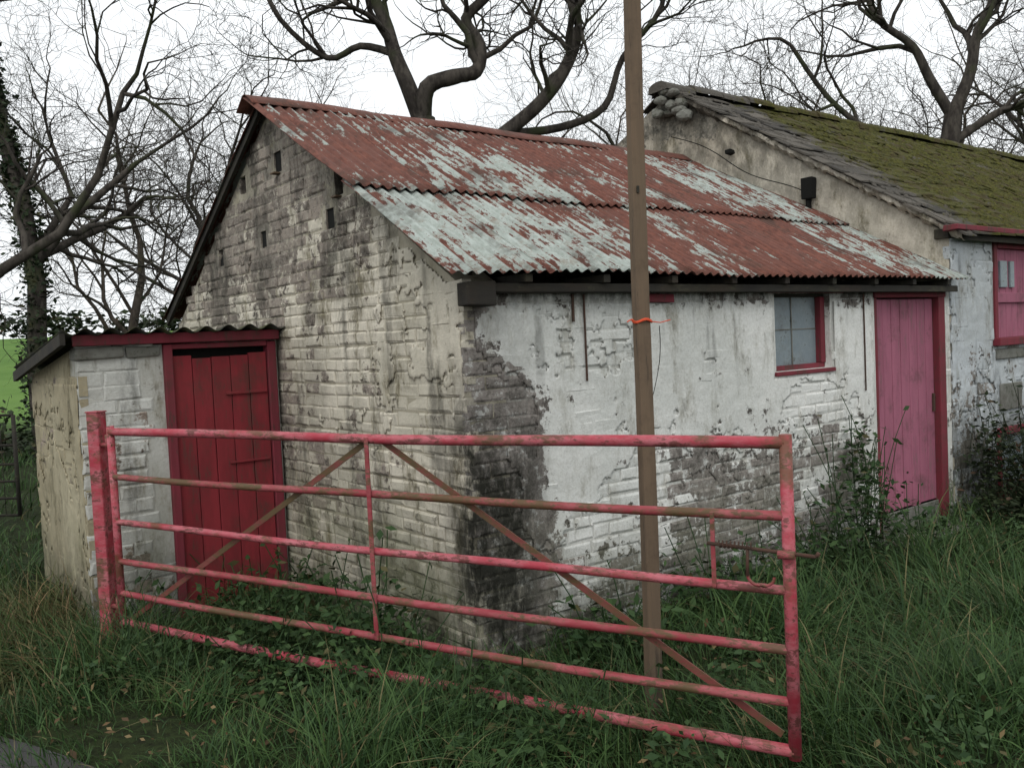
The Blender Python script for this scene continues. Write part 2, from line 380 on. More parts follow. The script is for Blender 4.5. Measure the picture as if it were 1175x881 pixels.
def keepf(u,z):
    n2=fb(u,z,9,6)*.05
    if z>1.865+n2: return False
    if wx0-.03<u<wx1+.03 and wz0-.04<z: return False
    if u>dx0-.03 : return False
    lim=.44 if z<1.35 else .44-.38*clamp((z-1.35)/.43)
    n=fb(u,z,1.5,3)*.62+fb(u,z,7,4)*.38
    e=min((u-lim)*2.4, (z-.98)*.9+ .25*clamp((1.3-u)/.8), .38)
    r=.25*clamp((u-2.3)/.5)*clamp((1.5-z)/.3)
    return e+n-r-.0>0
skin('front_plaster_skin','x',-.0115,.06,3.8,.25,1.95,keepf,m_front,shed,step=.013)
prism('back_wall',[(.24,-.3),(LE,-.3),(LE,ZE),(.24,ZE)],'y',RW-.24,RW,m_gable,shed)
boxes('window_frame',[(wx0+.005,wx1-.005,.05,.12,wz0+.0,wz0+.035),(wx1-.06,wx1-.005,.04,.122,wz0+.036,wz1-.021),(wx0-.02,wx1+.02,-.025,.05,wz0-.03,wz0-.002)],m_frame,shed,.004)
boxes('window_frame_grey',[(wx0+.005,wx0+.025,.052,.118,wz0+.036,wz1-.04),(wx0+.005,wx1-.005,.05,.12,wz1-.02,wz1)],m_dark,shed,.003)
boxes('window_pane',[(wx0+.025,wx1-.061,.085,.095,wz0+.035,wz1-.02)],m_pane,shed,0)
boxes('window_battens',[(wx0+.30,wx0+.31,.078,.084,wz0+.036,wz1-.021),(wx0+.026,wx1-.062,.08,.084,wz0+.28,wz0+.288)],m_conc,shed,.001)
boxes('door_frame',[(dx0+.002,dx0+.045,.0,.12,.05,dz1),(dx1-.11,dx1-.002,-.015,.13,.05,dz1),(dx0-.01,dx1+.01,-.02,.12,dz1-.03,dz1+.06)],m_frame,shed,.006)
n=7; dw=(dx1-.11-(dx0+.045)-.006)/n
boxes('door_planks',[(dx0+.048+i*dw+.003,dx0+.048+(i+1)*dw-.003,.035+rnd.uniform(0,.004),.065,.20+rnd.uniform(0,.02),dz1-.04) for i in range(n)],m_pink,shed,.005)
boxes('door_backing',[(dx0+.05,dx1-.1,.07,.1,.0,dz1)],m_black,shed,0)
boxes('door_kickboard',[(dx0+.04,dx1-.11,.02,.034,-.1,.205)],m_conc,shed,.005)
boxes('door_hardware',[(dx1-.16,dx1-.13,.02,.034,.95,1.1)],m_rusti,shed,.002)
boxes('door_step',[(dx0-.05,dx1+.05,-.25,-.03,-.1,.03)],m_conc,shed,.015,jit=.01)
boxes('wall_plate',[(-.02,4.93,-.10,-.019,1.935,1.985),(-.05,.12,-.12,-.020,1.87,1.99)],m_dark,shed,.006,jit=.004)
boxes('lintel_beam',[(1.28,1.52,-.03,-.002,1.88,1.93),(2.45,3.35,-.03,-.002,1.932,1.95)],m_frame,shed,.004,jit=.003)
boxes('rafter_ends',[(x,x+.05,-.13,.2,1.986,2.03) for x in np.arange(.3,4.8,.55)],m_dark,shed,.004)
def corr(name,sheets,parent,mat,wl,amp,ppw=8,rows=8,smax=None,nrm=(0,-.5,.86)):
    V=[];F=[];A=[]
    for (s0,s1,r0,z0,r1,z1,lift,val,sk) in sheets:
        ns=int(round((s1-s0)/wl*ppw))+1; o=len(V)
        for j in range(rows+1):
            t=j/rows; r=r0+(r1-r0)*t; z=z0+(z1-z0)*t
            for i in range(ns):
                s=s0+(s1-s0)*i/(ns-1); a=amp*math.sin(2*math.pi*s/wl)+lift+.007*math.sin(s*2.3+r*3)+.003*math.sin(s*9+r*5)
                ss=s+sk*t
                if smax: ss=min(ss,smax(r))
                V.append((ss,r+nrm[1]*a,z+nrm[2]*a))
        for j in range(rows):
            for i in range(ns-1):
                q=o+j*ns+i
                if smax and V[q][0]>=smax(V[q][1])-1e-6 : 
                    continue
                F.append((q,q+1,q+ns+1,q+ns)); A.append(val)
    ob=mesh(name,V,F,mat,parent,A,smooth=True)
    m=ob.modifiers.new('sol','SOLIDIFY'); m.thickness=.0025
    return ob
wl=.076; sh=[]
zr=lambda r:2.045+(r+.15)*slope
sm=lambda r:5.0-.325*max(r,-.2)
low=[.48,.58,.42,.24,.12,.08,.16,.34,.48]; upv=[.12,.50,.42,.20,.36,.12,.40,.48,.30]
for i in range(9):
    s0=-.17+i*wl*7.5; s1=s0+wl*8.5; l=.003 if i%2 else -.0
    dr=rnd.uniform(-.015,.012)
    sh.append((s0,s1,-.16+dr,zr(-.16+dr),.90,zr(.90),.0+l,low[i],0))
    dr=rnd.uniform(-.03,.03)
    sh.append((s0,s1,.80+dr,zr(.80+dr),2.27,zr(2.27),.022+l,upv[i],0))
corr('roof_sheets_front',sh,shed,m_roof,wl,.0105,rows=10,smax=sm)
bk=[]
for i in range(9):
    s0=-.09+i*wl*7.5; s1=s0+wl*8.5
    bk.append((s0,s1,RW+.15,zr(-.15),2.24,zr(2.24)+.0,.004*(i%2),.3,0))
corr('roof_sheets_back',bk,shed,m_roof,wl,.0095,rows=4,smax=lambda r:4.2,nrm=(0,.5,.86))
V=[];F=[]
prof=[(2.25-.15,-.070),(2.25-.08,-.020),(2.25-.025,.014),(2.25,.020),(2.25+.025,.014),(2.25+.08,-.020),(2.25+.15,-.070)]
ns=48
for i in range(ns+1):
    s=-.17+(4.26+.17)*i/ns
    for r,z in prof: V.append((s,r,zr(2.25)+.022+z+.006*math.sin(s*5)+rnd.uniform(-.002,.002)))
k=len(prof)
for i in range(ns):
    for j in range(k-1): F.append((i*k+j,i*k+j+1,(i+1)*k+j+1,(i+1)*k+j))
o=mesh('ridge_cap',V,F,m_roof,shed,[.05]*len(F),smooth=True); o.modifiers.new('s','SOLIDIFY').thickness=.003
def board(name,p,q,th,h,mat,parent):
    s=p[0]; V=[];
    for (ss) in (s,s+th):
        V+=[(ss,p[1],p[2]),(ss,q[1],q[2]),(ss,q[1],q[2]-h),(ss,p[1],p[2]-h)]
    F=[(0,1,2,3),(7,6,5,4),(0,4,5,1),(1,5,6,2),(2,6,7,3),(3,7,4,0)]
    return mesh(name,V,F,mat,parent)
board('verge_board_back',(-.07,2.27,zr(2.25)-.01),(0,RW+.12,zr(-.12)-.01),.025,.07,m_dark,shed)
board('verge_board_front',(-.03,-.1,zr(-.1)-.02),(0,2.24,zr(2.24)-.02),.025,.035,m_dark,shed)
boxes('iron_straps',[(.79,.80,-.024,-.016,1.45,1.93),(3.62,3.63,-.024,-.016,1.2,1.93),(.705,.72,-.024,-.016,1.78,1.93)],m_rusti,shed,.001)
boxes('vent_perches',[(-.05,.0,2.10,2.17,2.905,2.915),(-.04,0,1.23,1.30,2.61,2.62)],m_wood,shed,.002)

# ------------------------------------------------------------ LEAN-TO
lean=empty('lean_to_outhouse',C,ROT)
r0=2.30; r1=3.86; sL=-1.31
ld0,ld1=-.80,-.03
prism('front_wall',[(sL,-.3),(-.02,-.3),(-.02,1.80),(sL,1.76)],'y',r0,r0+.2,m_lean,lean,[(ld0,ld1,r0-.1,r0+.3,.0,1.80-.02)])
bricks('front_blocks',(sL,r0,-.1),(1,0,0),(0,-1,0),-sL-.02,0,1.85,m_lean,lean,
   lambda u,z,a,b: not (b+sL>ld0-.0 and a+sL<ld1 and z>.1),lambda u,z:.007,bw=.24,bh=.088,gap=.008,seed=9,jit=.007,smooth=lambda u,z:.3)
prism('side_wall',[(r0+.2,-.3),(r1,-.3),(r1,1.60),(r0+.2,1.76)],'x',sL,sL+.2,m_leanside,lean)
bricks('side_rubble',(sL,r0,-.1),(0,1,0),(-1,0,0),r1-r0,0,1.68,m_leanside,lean,
   lambda u,z,a,b: z-.1<1.76-.1*u-.03,lambda u,z:.005,bw=.26,bh=.11,gap=.009,seed=10,jit=.010,smooth=lambda u,z:.5)
skin('side_render_skin','y',sL-.010,r0+.02,r1,.0,1.56,lambda u,z:fb(u,z,2.2,8)*.5+fb(u,z,9,9)*.2+.12>0,m_leanside,lean,step=.018,rel=.006)
prism('back_wall',[(sL+.2,-.3),(-.02,-.3),(-.02,1.58),(sL+.2,1.58)],'y',r1-.2,r1,m_leanside,lean)
boxes('coping_blocks',[(sL-.015,sL+.27,r0-.03,r0+.1,1.70,1.775),(sL+.285,sL+.50,r0-.025,r0+.1,1.70,1.77)],m_conc,lean,.012,jit=.006)
boxes('door_frame',[(ld0,ld0+.055,r0-.035,r0+.05,-.05,1.775),(ld1-.07,ld1-.005,r0-.03,r0+.05,-.05,1.775),(ld0+.056,ld1-.071,r0-.032,r0+.05,1.74,1.777)],m_frame,lean,.006,jit=.003)
n=5; a0=ld0+.058; a1=ld1-.073; dw=(a1-a0)/n
boxes('door_planks',[(a0+i*dw+.002,a0+(i+1)*dw-.002,r0-.012+rnd.uniform(0,.008),r0+.02,.02,1.70-rnd.uniform(0,.03)) for i in range(n)],m_red,lean,.004)
boxes('door_ledges',[(a0+.34,a1-.01,r0-.025,r0-.013,1.42,1.44),(a0+.34,a1-.02,r0-.024,r0-.013,.95,.965)],m_red,lean,.003)
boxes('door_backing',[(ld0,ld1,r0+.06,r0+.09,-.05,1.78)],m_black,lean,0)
boxes('fascia',[(sL-.03,-.02,r0-.07,r0-.04,1.785,1.85)],m_frame,lean,.005,jit=.004)
boxes('soffit',[(sL,-.02,r0-.04,r0+.12,1.80,1.84)],m_dark,lean,.0)
corr('roof_sheets',[(sL-.10,-.0,r0-.14,1.875,r1+.12,1.65,0,.1,0)],lean,m_lroof,.146,.018,ppw=10,rows=6,nrm=(0,0,1))
board('verge_board',(sL-.11,r0-.12,1.86),(0,r1+.1,1.635),.03,.07,m_dark,lean)

# ------------------------------------------------------------ HOUSE (farm cottage) at right
O2=W(5.0,0,0)
house=empty('farm_cottage',O2,ROT)
SK=-.325; HL=9.; HZ=2.44; HR=2.36; HT=4.06; HD=4.7
def skew_prism(name,poly,t,mat):
    V=[(SK*r,r,z) for r,z in poly]+[(SK*r+t,r,z) for r,z in poly]; n=len(poly)
    F=[tuple(range(n)),tuple(reversed(range(n,2*n)))]+[(i,i+n,(i+1)%n+n,(i+1)%n) for i in range(n)]
    return mesh(name,V,F,mat,house)
V=[];F=[];nu=120;nz=90
for j in range(nz+1):
    for i in range(nu+1):
        r=HD*i/nu; top=HZ-.0+(HT-HZ)*(1-abs(r-HR)/HR)
        z=-.3+(top+.3)*j/nz; b=.03*mnoise.noise((r*4,z*4,0))+.018*mnoise.noise((r*11,z*13,4))+rnd.uniform(-.003,.003)
        V.append((SK*r+b+.01,r,z))
for j in range(nz):
    for i in range(nu): a=j*(nu+1)+i; F.append((a,a+nu+1,a+nu+2,a+1))
mesh('gable_wall',V,F,m_house_g,house,smooth=True)
skew_prism('gable_core',[(0.02,-.3),(HD,-.3),(HD,HZ-.04),(HR,HT-.05),(0.02,HZ-.04)],.25,m_house_g).location.x=.07
w2=(.80,1.9,1.50,2.40); w3=(.82,1.7,.12,.70)
prism('front_wall',[(.04,-.3),(HL,-.3),(HL,HZ-.02),(.04,HZ-.02)],'y',-.0,.25,m_house,house,[(w2[0],w2[1],-.1,.2,w2[2],w2[3]),(w3[0],w3[1],-.1,.2,w3[2],w3[3])])
def okh(u,z,a,b):
    z-=.1
    for q in (w2,w3):
        if b>q[0]-.01 and a<q[1]+.01 and q[2]-.05<z<q[3]+.03: return False
    return True
bricks('front_rubble',(-.0,0,-.1),(1,0,0),(0,-1,0),4.0,0,2.5,m_house,house,okh,lambda u,z:.008,bw=.3,bh=.12,gap=.010,seed=15,jit=.012,smooth=lambda u,z:.45)
skin('front_render_skin','x',-.011,.0,3.0,.1,2.38,lambda u,z:(not any(q[0]-.04<u<q[1]+.04 and q[2]-.08<z<q[3]+.04 for q in (w2,w3))) and fb(u,z,2,11)*.5+fb(u,z,9,12)*.2+.25-.3*clamp((1.2-z)/.6)>0,m_house,house,step=.018,rel=.006)
def win(n_,x0,x1,z0,z1,infill,fr):
    boxes(n_+'_frame',[(x0,x0+.06,-.02,.08,z0,z1),(x1-.06,x1,-.02,.08,z0,z1),(x0+.061,x1-.061,-.022,.08,z1-.07,z1),(x0-.03,x1+.03,-.07,.08,z0-.05,z0+.02)],fr,house,.006)
win('upper_shutter',*w2,m_pink,m_frame)
boxes('upper_shutter_planks',[(w2[0]+.062+i*.122,w2[0]+.18+i*.122,.02,.05,w2[2]+.02,w2[3]-.07) for i in range(8)],m_pink,house,.004)
boxes('upper_shutter_pane',[(w2[0]+.16,w2[0]+.30,.0,.019,1.98,2.22),(w2[0]+.36,w2[0]+.44,-.002,.018,1.98,2.22)],m_pane,house,.002)
boxes('upper_shutter_battens',[(w2[0]+.065,w2[1]-.065,-.004,.0185,1.84,1.93)],m_pink,house,.003)
win('lower_window',*w3,m_pane,m_frame)
boxes('lower_window_pane',[(w3[0]+.06,w3[1]-.06,.03,.04,w3[2]+.02,w3[3]-.07)],m_pane,house,0)
boxes('stone_blocks',[(.86,1.30,-.03,.0,.86,1.10),(.80,1.9,-.035,.0,1.33,1.42)],m_conc,house,.012,jit=.006)
boxes('eave_beam',[(-.14,HL,-.14,-.02,HZ+.0,HZ+.045)],m_frame,house,.006,jit=.004)
boxes('eave_fascia',[(-.05,HL,-.02,.1,HZ-.05,HZ+.03)],m_dark,house,.004)
sl2=(HT-HZ)/HR
def slates(name,sgn,seed):
    rg=random.Random(seed); V=[];F=[];A=[]
    rows=17; Rtot=HR+.16; 
    for j in range(rows):
        ra=-.16+Rtot*j/rows; rb=ra+Rtot/rows*1.55
        s=SK*ra-.14-(.12 if j%2 else 0)
        while s<HL:
            w=rg.uniform(.18,.32); a=s; b=s+w-.006
            lo=SK*ra-.13
            a=max(a,lo+rg.uniform(-.035,.03))
            if b>a+.03:
                o=len(V); l=rg.uniform(.0,.020); tw=rg.uniform(-.008,.008)
                for (r,t) in ((ra+rg.uniform(-.022,.018),.024+l),(min(rb,HR+.02),.0+l)):
                    z=HZ+.06+(r+.0)*sl2+.015*math.sin(a*1.7+r*2)
                    rr=r if sgn>0 else 2*HR-r
                    for q_,s_ in enumerate((a,b)):
                        V.append((s_,rr,z+t+(tw if q_ else -tw))); V.append((s_,rr,z+t-.014))
                F+=[(o,o+2,o+6,o+4),(o,o+1,o+3,o+2),(o,o+4,o+5,o+1),(o+2,o+3,o+7,o+6)]; A+=[rg.random()]*4
            s+=w
    return mesh(name,V,F,m_slate,house,A)
slates('roof_slates_front',1,4); slates('roof_slates_back',-1,5)
V=[];F=[];rg=random.Random(8)
for k in range(2400):
    r=rg.uniform(-.15,HR-.03); s=rg.uniform(SK*r+.0,6.5); z=HZ+.088+r*sl2+.015*math.sin(s*1.7+r*2); q=rg.uniform(.012,.045)*(1.25 if s>1 else .7); o=len(V)
    for i in range(6):
        a=i*math.pi/3; V.append((s+q*math.cos(a)*rg.uniform(.8,1.5),r+q*math.sin(a)*.9,z+q*math.sin(a)*.62-.006))
    for i in range(6):
        a=i*math.pi/3; V.append((s+q*.6*math.cos(a),r+q*.55*math.sin(a),z+q*.4*math.sin(a)+q*.33))
    V.append((s,r,z+q*.5))
    for i in range(6): j=(i+1)%6; F+=[(o+i,o+j,o+6+j,o+6+i),(o+6+i,o+6+j,o+12)]
mesh('roof_moss',V,F,m_slate,house,[.5]*len(F),smooth=True)
def deck(sgn):
    rr=lambda r:r if sgn>0 else 2*HR-r
    z=lambda r:HZ+.045+r*sl2
    V=[(SK*(-.1)-.02,rr(-.1),z(-.1)),(HL,rr(-.1),z(-.1)),(HL,rr(HR),z(HR)),(SK*HR-.02,rr(HR),z(HR))]
    V+=[(a,b,c-.05) for a,b,c in V]
    mesh('roof_deck_'+('front' if sgn>0 else 'back'),V,BF,m_dark,house)
deck(1);deck(-1)
V=[];F=[]
x=SK*HR-.14
while x<HL:
    o=len(V); L_=.42; dy=rnd.uniform(-.012,.012); dzz=rnd.uniform(-.012,.012)
    for xx in (x,x+L_):
        for i in range(9):
            th=math.pi*(i/8)*1.0; V.append((xx,HR+dy-.13*math.cos(th),HT+.03+dzz+.10*math.sin(th)+rnd.uniform(-.006,.006)))
    for i in range(8): F.append((o+i,o+i+1,o+10+i,o+9+i))
    F.append(tuple(o+i for i in range(9))); x+=L_+.006
mesh('ridge_tiles',V,F,m_slate,house,[.5]*len(F))
V=[];F=[];nn=90
for i in range(nn+1):
    r=-.12+(HR+.12)*i/nn; z=HZ+.075+r*sl2
    jt=lambda a:rnd.uniform(-a,a)
    V+=[(SK*r+.06,r,z),(SK*r-.07+jt(.012),r,z-.005+jt(.006)),(SK*r-.065+jt(.012),r,z-.045+jt(.012)),(SK*r+.0,r,z-.09+jt(.018))]
for i in range(nn):
    for k in range(3): F.append((i*4+k,i*4+k+1,i*4+5+k,i*4+4+k))
mesh('verge_mortar',V,F,m_house_g,house,[.3]*len(F))
# crumbling masonry at the apex (rounded rubble lumps)
bs=[]; rg=random.Random(31); V=[];F=[];A=[]
import bmesh
for k in range(26):
    r=HR+rg.uniform(-.22,.14); t_=rg.random(); z=HT-.26+t_*.34; q=rg.uniform(.035,.075)*(1.1-.4*t_)
    r=HR+(r-HR)*(1.1-.5*t_)
    bm=bmesh.new(); bmesh.ops.create_icosphere(bm,subdivisions=2,radius=q)
    ox=SK*r-.07+rg.uniform(-.05,.05); o=len(V); sc_=(rg.uniform(.8,1.4),rg.uniform(.8,1.4),rg.uniform(.6,1.))
    for v in bm.verts:
        d=1+.35*mnoise.noise(v.co*14+Vector((k*3,0,0))); V.append((ox+v.co.x*d*sc_[0],r+v.co.y*d*sc_[1],z+v.co.z*d*sc_[2]))
    a_=rg.random()
    for f_ in bm.faces: F.append(tuple(o+v.index for v in f_.verts)); A.append(a_)
    bm.free()
mesh('apex_masonry',V,F,m_conc,house,A)
boxes('gable_fittings',[(SK*1.05-.10,SK*1.05-.02,1.00,1.12,2.86,3.05),(SK*1.05-.08,SK*1.05-.03,1.05,1.08,2.65,2.86),(SK*1.75-.09,SK*1.75,1.72,1.78,3.37,3.42)],m_black,house,.008,jit=.008)
pts=[(SK*r-.05-.02*math.sin(r*9),r,2.9+.03*math.sin(r*7)+(r-1.1)*.62) for r in np.linspace(1.1,2.3,20)]
polytube('gable_cable',pts,.005,m_black,house)

# ------------------------------------------------------------ GATE
Lp=Vector((-2.33,5.07,0)); Rp=Vector((.963,3.12,0)); gd=(Rp-Lp).normalized(); GL=(Rp-Lp).length
gate=empty('field_gate',Lp,math.atan2(gd.y,gd.x))
def gate_mat(name,a,b,alg,al=.7,t0=.46):
    m=M(name,.6,.3); n=m.noise(4,5,.7,vec=m.scl((1,3,3))); f=m.noise(38,5,.78,vec=m.scl((.4,1,1)))
    c=m.mix(m.mr(n,.35,.65),a,b); c=m.mix(m.ma('MULTIPLY',m.mr(m.ma('ADD',m.ma('MULTIPLY',n,.45),m.ma('MULTIPLY',f,.55)),.51,.57),.85),c,alg)
    c=m.mix(m.mr(m.noise(2.6,5,.8,vec=m.scl((1,2,2),(4,4,4))),t0,t0+.14,0.,al),c,(.085,.062,.026))
    m.col(c); m.bump(f,.4,.002); return m.m
m_g1=gate_mat('gate_red_paint',(.33,.034,.052),(.43,.135,.155),(.10,.035,.026),.75,.50)
m_g2=gate_mat('gate_red_paint_weathered',(.24,.032,.042),(.33,.090,.098),(.085,.062,.03),.9,.47)
m_g3=gate_mat('gate_brace_rust',(.15,.032,.030),(.18,.06,.048),(.075,.055,.028),.9,.44)
zs=[1.28,1.015,.75,.526,.335,.16]
def sag(x,z): return z-.012*math.sin(math.pi*x/GL)
def bar(name,z,r,mat):
    P=[(x,0,sag(x,z)+.004*math.sin(x*2.7+z*9)) for x in np.linspace(.0,GL,14)]
    polytube(name,P,r,mat,gate,14)
for i,z in enumerate(zs): bar('rail_%d'%(i+1),z,.023 if i in(0,5) else .018,m_g1 if i in(0,2,5) else m_g2)
tubes('end_stiles',[((.0,0,.13),(.0,0,1.31),.022),((GL,0,.13),(GL,0,1.31),.023)],m_g1,gate)
boxes('centre_stile',[(GL*.502-.012,GL*.502+.012,-.028,-.020,.32,1.275)],m_g2,gate,.002)
def flat(name,p,q,w,mat):
    p=Vector(p);q=Vector(q); d=(q-p).normalized(); n=Vector((0,-1,0)); u=d.cross(n)*w/2
    V=[p+u,q+u,q-u,p-u]; V=[v for v in V]+[v+Vector((0,.006,0)) for v in V]
    return mesh(name,V,BF,mat,gate)
flat('brace_left',(GL*.502,.024,1.27),(.03,.024,.17),.028,m_g3)
flat('brace_right',(GL*.508,.026,1.27),(GL-.05,.026,.20),.028,m_g3)
lx=GL-.27
boxes('latch_plate',[(lx-.008,lx+.008,-.03,-.022,.74,1.02)],m_g2,gate,.001)
tubes('latch_rod',[((lx-.02,-.03,.905),(GL+.10,-.03,.885),.007),((GL+.10,-.03,.885),(GL+.11,-.03,.90),.007),((lx+.13,-.03,.905),(lx+.13,-.045,.80),.006)],m_rusti,gate)
sp=[(lx+.02+i*.0013,-.03+.013*math.cos(i*.55),.905+.013*math.sin(i*.55)) for i in range(100)]
polytube('latch_spring',sp,.0025,m_rusti,gate,5)
hp=[(lx+.13+.06*(1-math.cos(a))*.8,-.04,.80-.035*math.sin(a)) for a in np.linspace(0,math.pi,12)]
polytube('latch_handle',hp,.006,m_g2,gate)
tubes('latch_socket',[((GL-.03,-.035,.885),(GL+.03,-.035,.885),.016)],m_g2,gate)
tubes('hinges',[((-.09,0,1.20),(.02,0,1.20),.014),((-.09,0,.25),(.02,0,.25),.014),((-.035,0,1.17),(-.035,0,1.26),.012),((-.035,0,.22),(-.035,0,.31),.012)],m_g2,gate)
post=empty('gate_post',(-2.44,5.14,0),math.atan2(gd.y,gd.x)+.25)
boxes('post',[(-.040,.040,-.038,.038,-.4,1.39)],m_g1,post,.008)
boxes('post_cap',[(-.043,.043,-.041,.041,1.388,1.396)],m_g1,post,.002)

# ------------------------------------------------------------ POLE
pole=empty('wooden_pole',(.565,3.85,0),.35); 
V=[];F=[]; nz=26
for k in range(nz+1):
    z=-.3+4.6*k/nz; h=.033-.003*k/nz; ox=.028*(z/3.1)+.004*math.sin(z*2.1); 
    for sx,sy in((-1,-1),(1,-1),(1,1),(-1,1)): V.append((ox+sx*h*1.0+rnd.uniform(-.0008,.0008),sy*h*.8,z))
for k in range(nz):
    for i in range(4): j=(i+1)%4; F.append((k*4+i,k*4+j,k*4+4+j,k*4+4+i))
F.append((nz*4,nz*4+1,nz*4+2,nz*4+3))
o=mesh('timber',V,F,m_wood,pole); b=o.modifiers.new('b','BEVEL'); b.width=.003; b.limit_method='ANGLE'
boxes('knots',[(.0,.012,-.033,-.026,2.3,2.33)],m_dark,pole,.002)
zt=1.745; lp=[(.016+.043*math.cos(a)*1.0,.036*math.sin(a),zt+.006*math.sin(3*a)+.004*a/6.28) for a in np.linspace(0,4*math.pi,40)]
polytube('twine_wraps',lp,.0045,m_string,pole)
polytube('twine_tail_left',[(-.03,-.03,zt),(-.055,-.035,zt+.012),(-.075,-.035,zt+.002)],.003,m_string,pole)
polytube('twine_tail_right',[(.05,-.03,zt),(.09,-.03,zt-.006),(.14,-.03,zt+.004)],.0025,m_string,pole)
polytube('wire',[(.13+.09*t+.02*math.sin(t*5),.05+.3*t,zt-.02-.55*t**1.1) for t in np.linspace(0,1,16)],.0018,m_black,pole)

# ------------------------------------------------------------ far field gate (left)
fg=empty('wire_field_gate',(-4.95,8.7,.1),math.radians(172))
tubes('frame',[((0,0,.1),(0,0,1.1),.02),((3,0,.1),(3,0,1.1),.02)]+[((0,0,z),(3,0,z),.013) for z in (.1,.27,.44,.61,.80,1.1)],m_dark,fg,8)
tubes('mesh_wires',[((x,0,.1),(x,0,1.1),.0035) for x in np.arange(.15,3,.15)],m_dark,fg,5)

# ------------------------------------------------------------ GRASS
def inside_mask(x,y):
    s,r=toL(x,y)
    b=(s>-.03)&(s<14)&(r>-.03)&(r<4.6); b|=(s>sL-.03)&(s<0)&(r>r0-.02)&(r<r1+.03)
    rd=(y+.62*x)<2.27+.1*np.sin(x*4)+.05*np.sin(x*11)
    return ~(b|rd)
def blades(x,y,h,w,lean,segs=4,flop=.5,seed=0):
    rg=np.random.default_rng(seed); n=len(x); th=rg.uniform(0,2*np.pi,n)*.65+1.5*np.sin(x*2.3+y*1.7)
    dx,dy=np.cos(th),np.sin(th); le=lean*rg.uniform(.2,1.3,n)
    t=np.linspace(0,1,segs+1)
    z0=gh(x,y)-.02
    hz=h[:,None]*(t[None]-flop*(t[None]**2.3)*np.clip(le,0,1.2)[:,None]*.8)
    of=h[:,None]*le[:,None]*t[None]**1.8
    cx=x[:,None]+dx[:,None]*of; cy=y[:,None]+dy[:,None]*of; cz=z0[:,None]+hz
    ww=w[:,None]*(1-t[None]**1.6*.95)*.5
    ang=rg.uniform(0,2*np.pi,n); px,py=np.cos(ang)[:,None],np.sin(ang)[:,None]
    A=np.stack([cx-px*ww,cy-py*ww,cz],-1); B=np.stack([cx+px*ww,cy+py*ww,cz],-1)
    V=np.stack([A,B],2).reshape(n,-1,3)
    base=np.arange(n)[:,None]*(2*(segs+1)); k=np.arange(segs)[None]*2
    F=np.stack([base+k,base+k+1,base+k+3,base+k+2],-1).reshape(-1,4)
    at=np.repeat(rg.random(n),segs)
    return V.reshape(-1,3),F,at
parts=[]
def add(x0,x1,y0,y1,dens,hm,wm,lean,seed):
    rg=np.random.default_rng(seed); n=int((x1-x0)*(y1-y0)*dens)
    x=rg.uniform(x0,x1,n); y=rg.uniform(y0,y1,n)
    f=.5+.5*np.sin(x*4.1+1.3*np.sin(y*4.3))*np.sin(y*5.3+1.7*np.sin(x*3.7))
    f=np.clip(f+.35*np.sin(x*1.7-y*2.2)*np.cos(y*1.1+x),0,1.2)
    keep=inside_mask(x,y)&(rg.random(n)<.22+.72*f); x=x[keep];y=y[keep];f=f[keep]
    s,r=toL(x,y)
    h=hm*(.25+1.25*f**1.4*rg.uniform(.4,1.35,len(x)))
    right=sstep(s,1.5,2.6)*(1-sstep(s,3.2,4.4)); h=h*(1+.5*right*(r<0))
    h=h*np.where((y+.62*x)<2.8,.55,1.)
    w=wm*rg.uniform(.6,1.5,len(x))
    parts.append(blades(x,y,h,w,lean,seed=seed))
add(-4.2,3.6,2.2,5.2,2000,.27,.0068,1.0,1)
add(-7,-.5,5.0,8.5,800,.24,.009,1.,2)
add(1.0,8.0,2.8,8.2,1050,.24,.0085,1.,3)
add(-14,-3,8.5,16,140,.2,.018,.8,4)
off=0;Vs=[];Fs=[];As=[]
for V,F,A in parts: Vs.append(V);Fs.append(F+off);As.append(A);off+=len(V)
npmesh('grass',np.concatenate(Vs),np.concatenate(Fs),m_grass,attr=np.concatenate(As))
def tuss(name,cs,mat,seed,nb=260,h=.5,w=.008,rad=.13):
    rg=np.random.default_rng(seed); X=[];Y=[];H=[]
    for cx,cy,k in cs:
        n=int(nb*k); X.append(cx+rg.normal(0,rad*k,n)); Y.append(cy+rg.normal(0,rad*k,n)); H.append(h*k*rg.uniform(.5,1.15,n))
    X=np.concatenate(X);Y=np.concatenate(Y);H=np.concatenate(H)
    V,F,A=blades(X,Y,H,np.full(len(X),w)*rg.uniform(.6,1.3,len(X)),1.1,segs=6,flop=.85,seed=seed)
    return npmesh(name,V,F,mat,attr=A)
tuss('tussock_grass',[(-2.85,4.95,1.),(-3.1,5.3,1.2),(-2.6,4.6,.9),(-3.3,4.9,1.),(-3.0,5.8,1.),(-3.6,5.5,1.1),(-2.75,5.5,.8)],m_tuss,21,h=.48)
tuss('tussock_grass',[(2.05,4.45,.8),(2.75,4.75,.8),(1.35,3.9,.7),(2.4,5.15,.8),(3.1,4.1,.8),(-1.7,4.35,.5),(.75,3.45,.5)],m_tuss,24,h=.50,nb=110,w=.009,rad=.2)
tuss('tall_grass',[(1.5,4.6,1.),(1.9,5.0,1.1),(2.3,4.6,1.1),(2.7,5.0,.9),(1.3,4.9,1.),(2.0,4.2,1.),(2.9,4.5,.9),(3.3,5.0,.8),(1.45,4.1,.8),(1.7,3.7,.8),(3.4,4.5,.9),(.2,3.7,.6),(-.5,3.6,.6),(-1.2,4.6,.6),(1.2,3.6,.7),(2.3,3.6,.8),(2.7,3.9,.9),(.5,4.3,.7),(-1.6,4.2,.6),(-2.1,4.7,.6)],m_grass,22,h=.54,nb=260,w=.010,rad=.18)
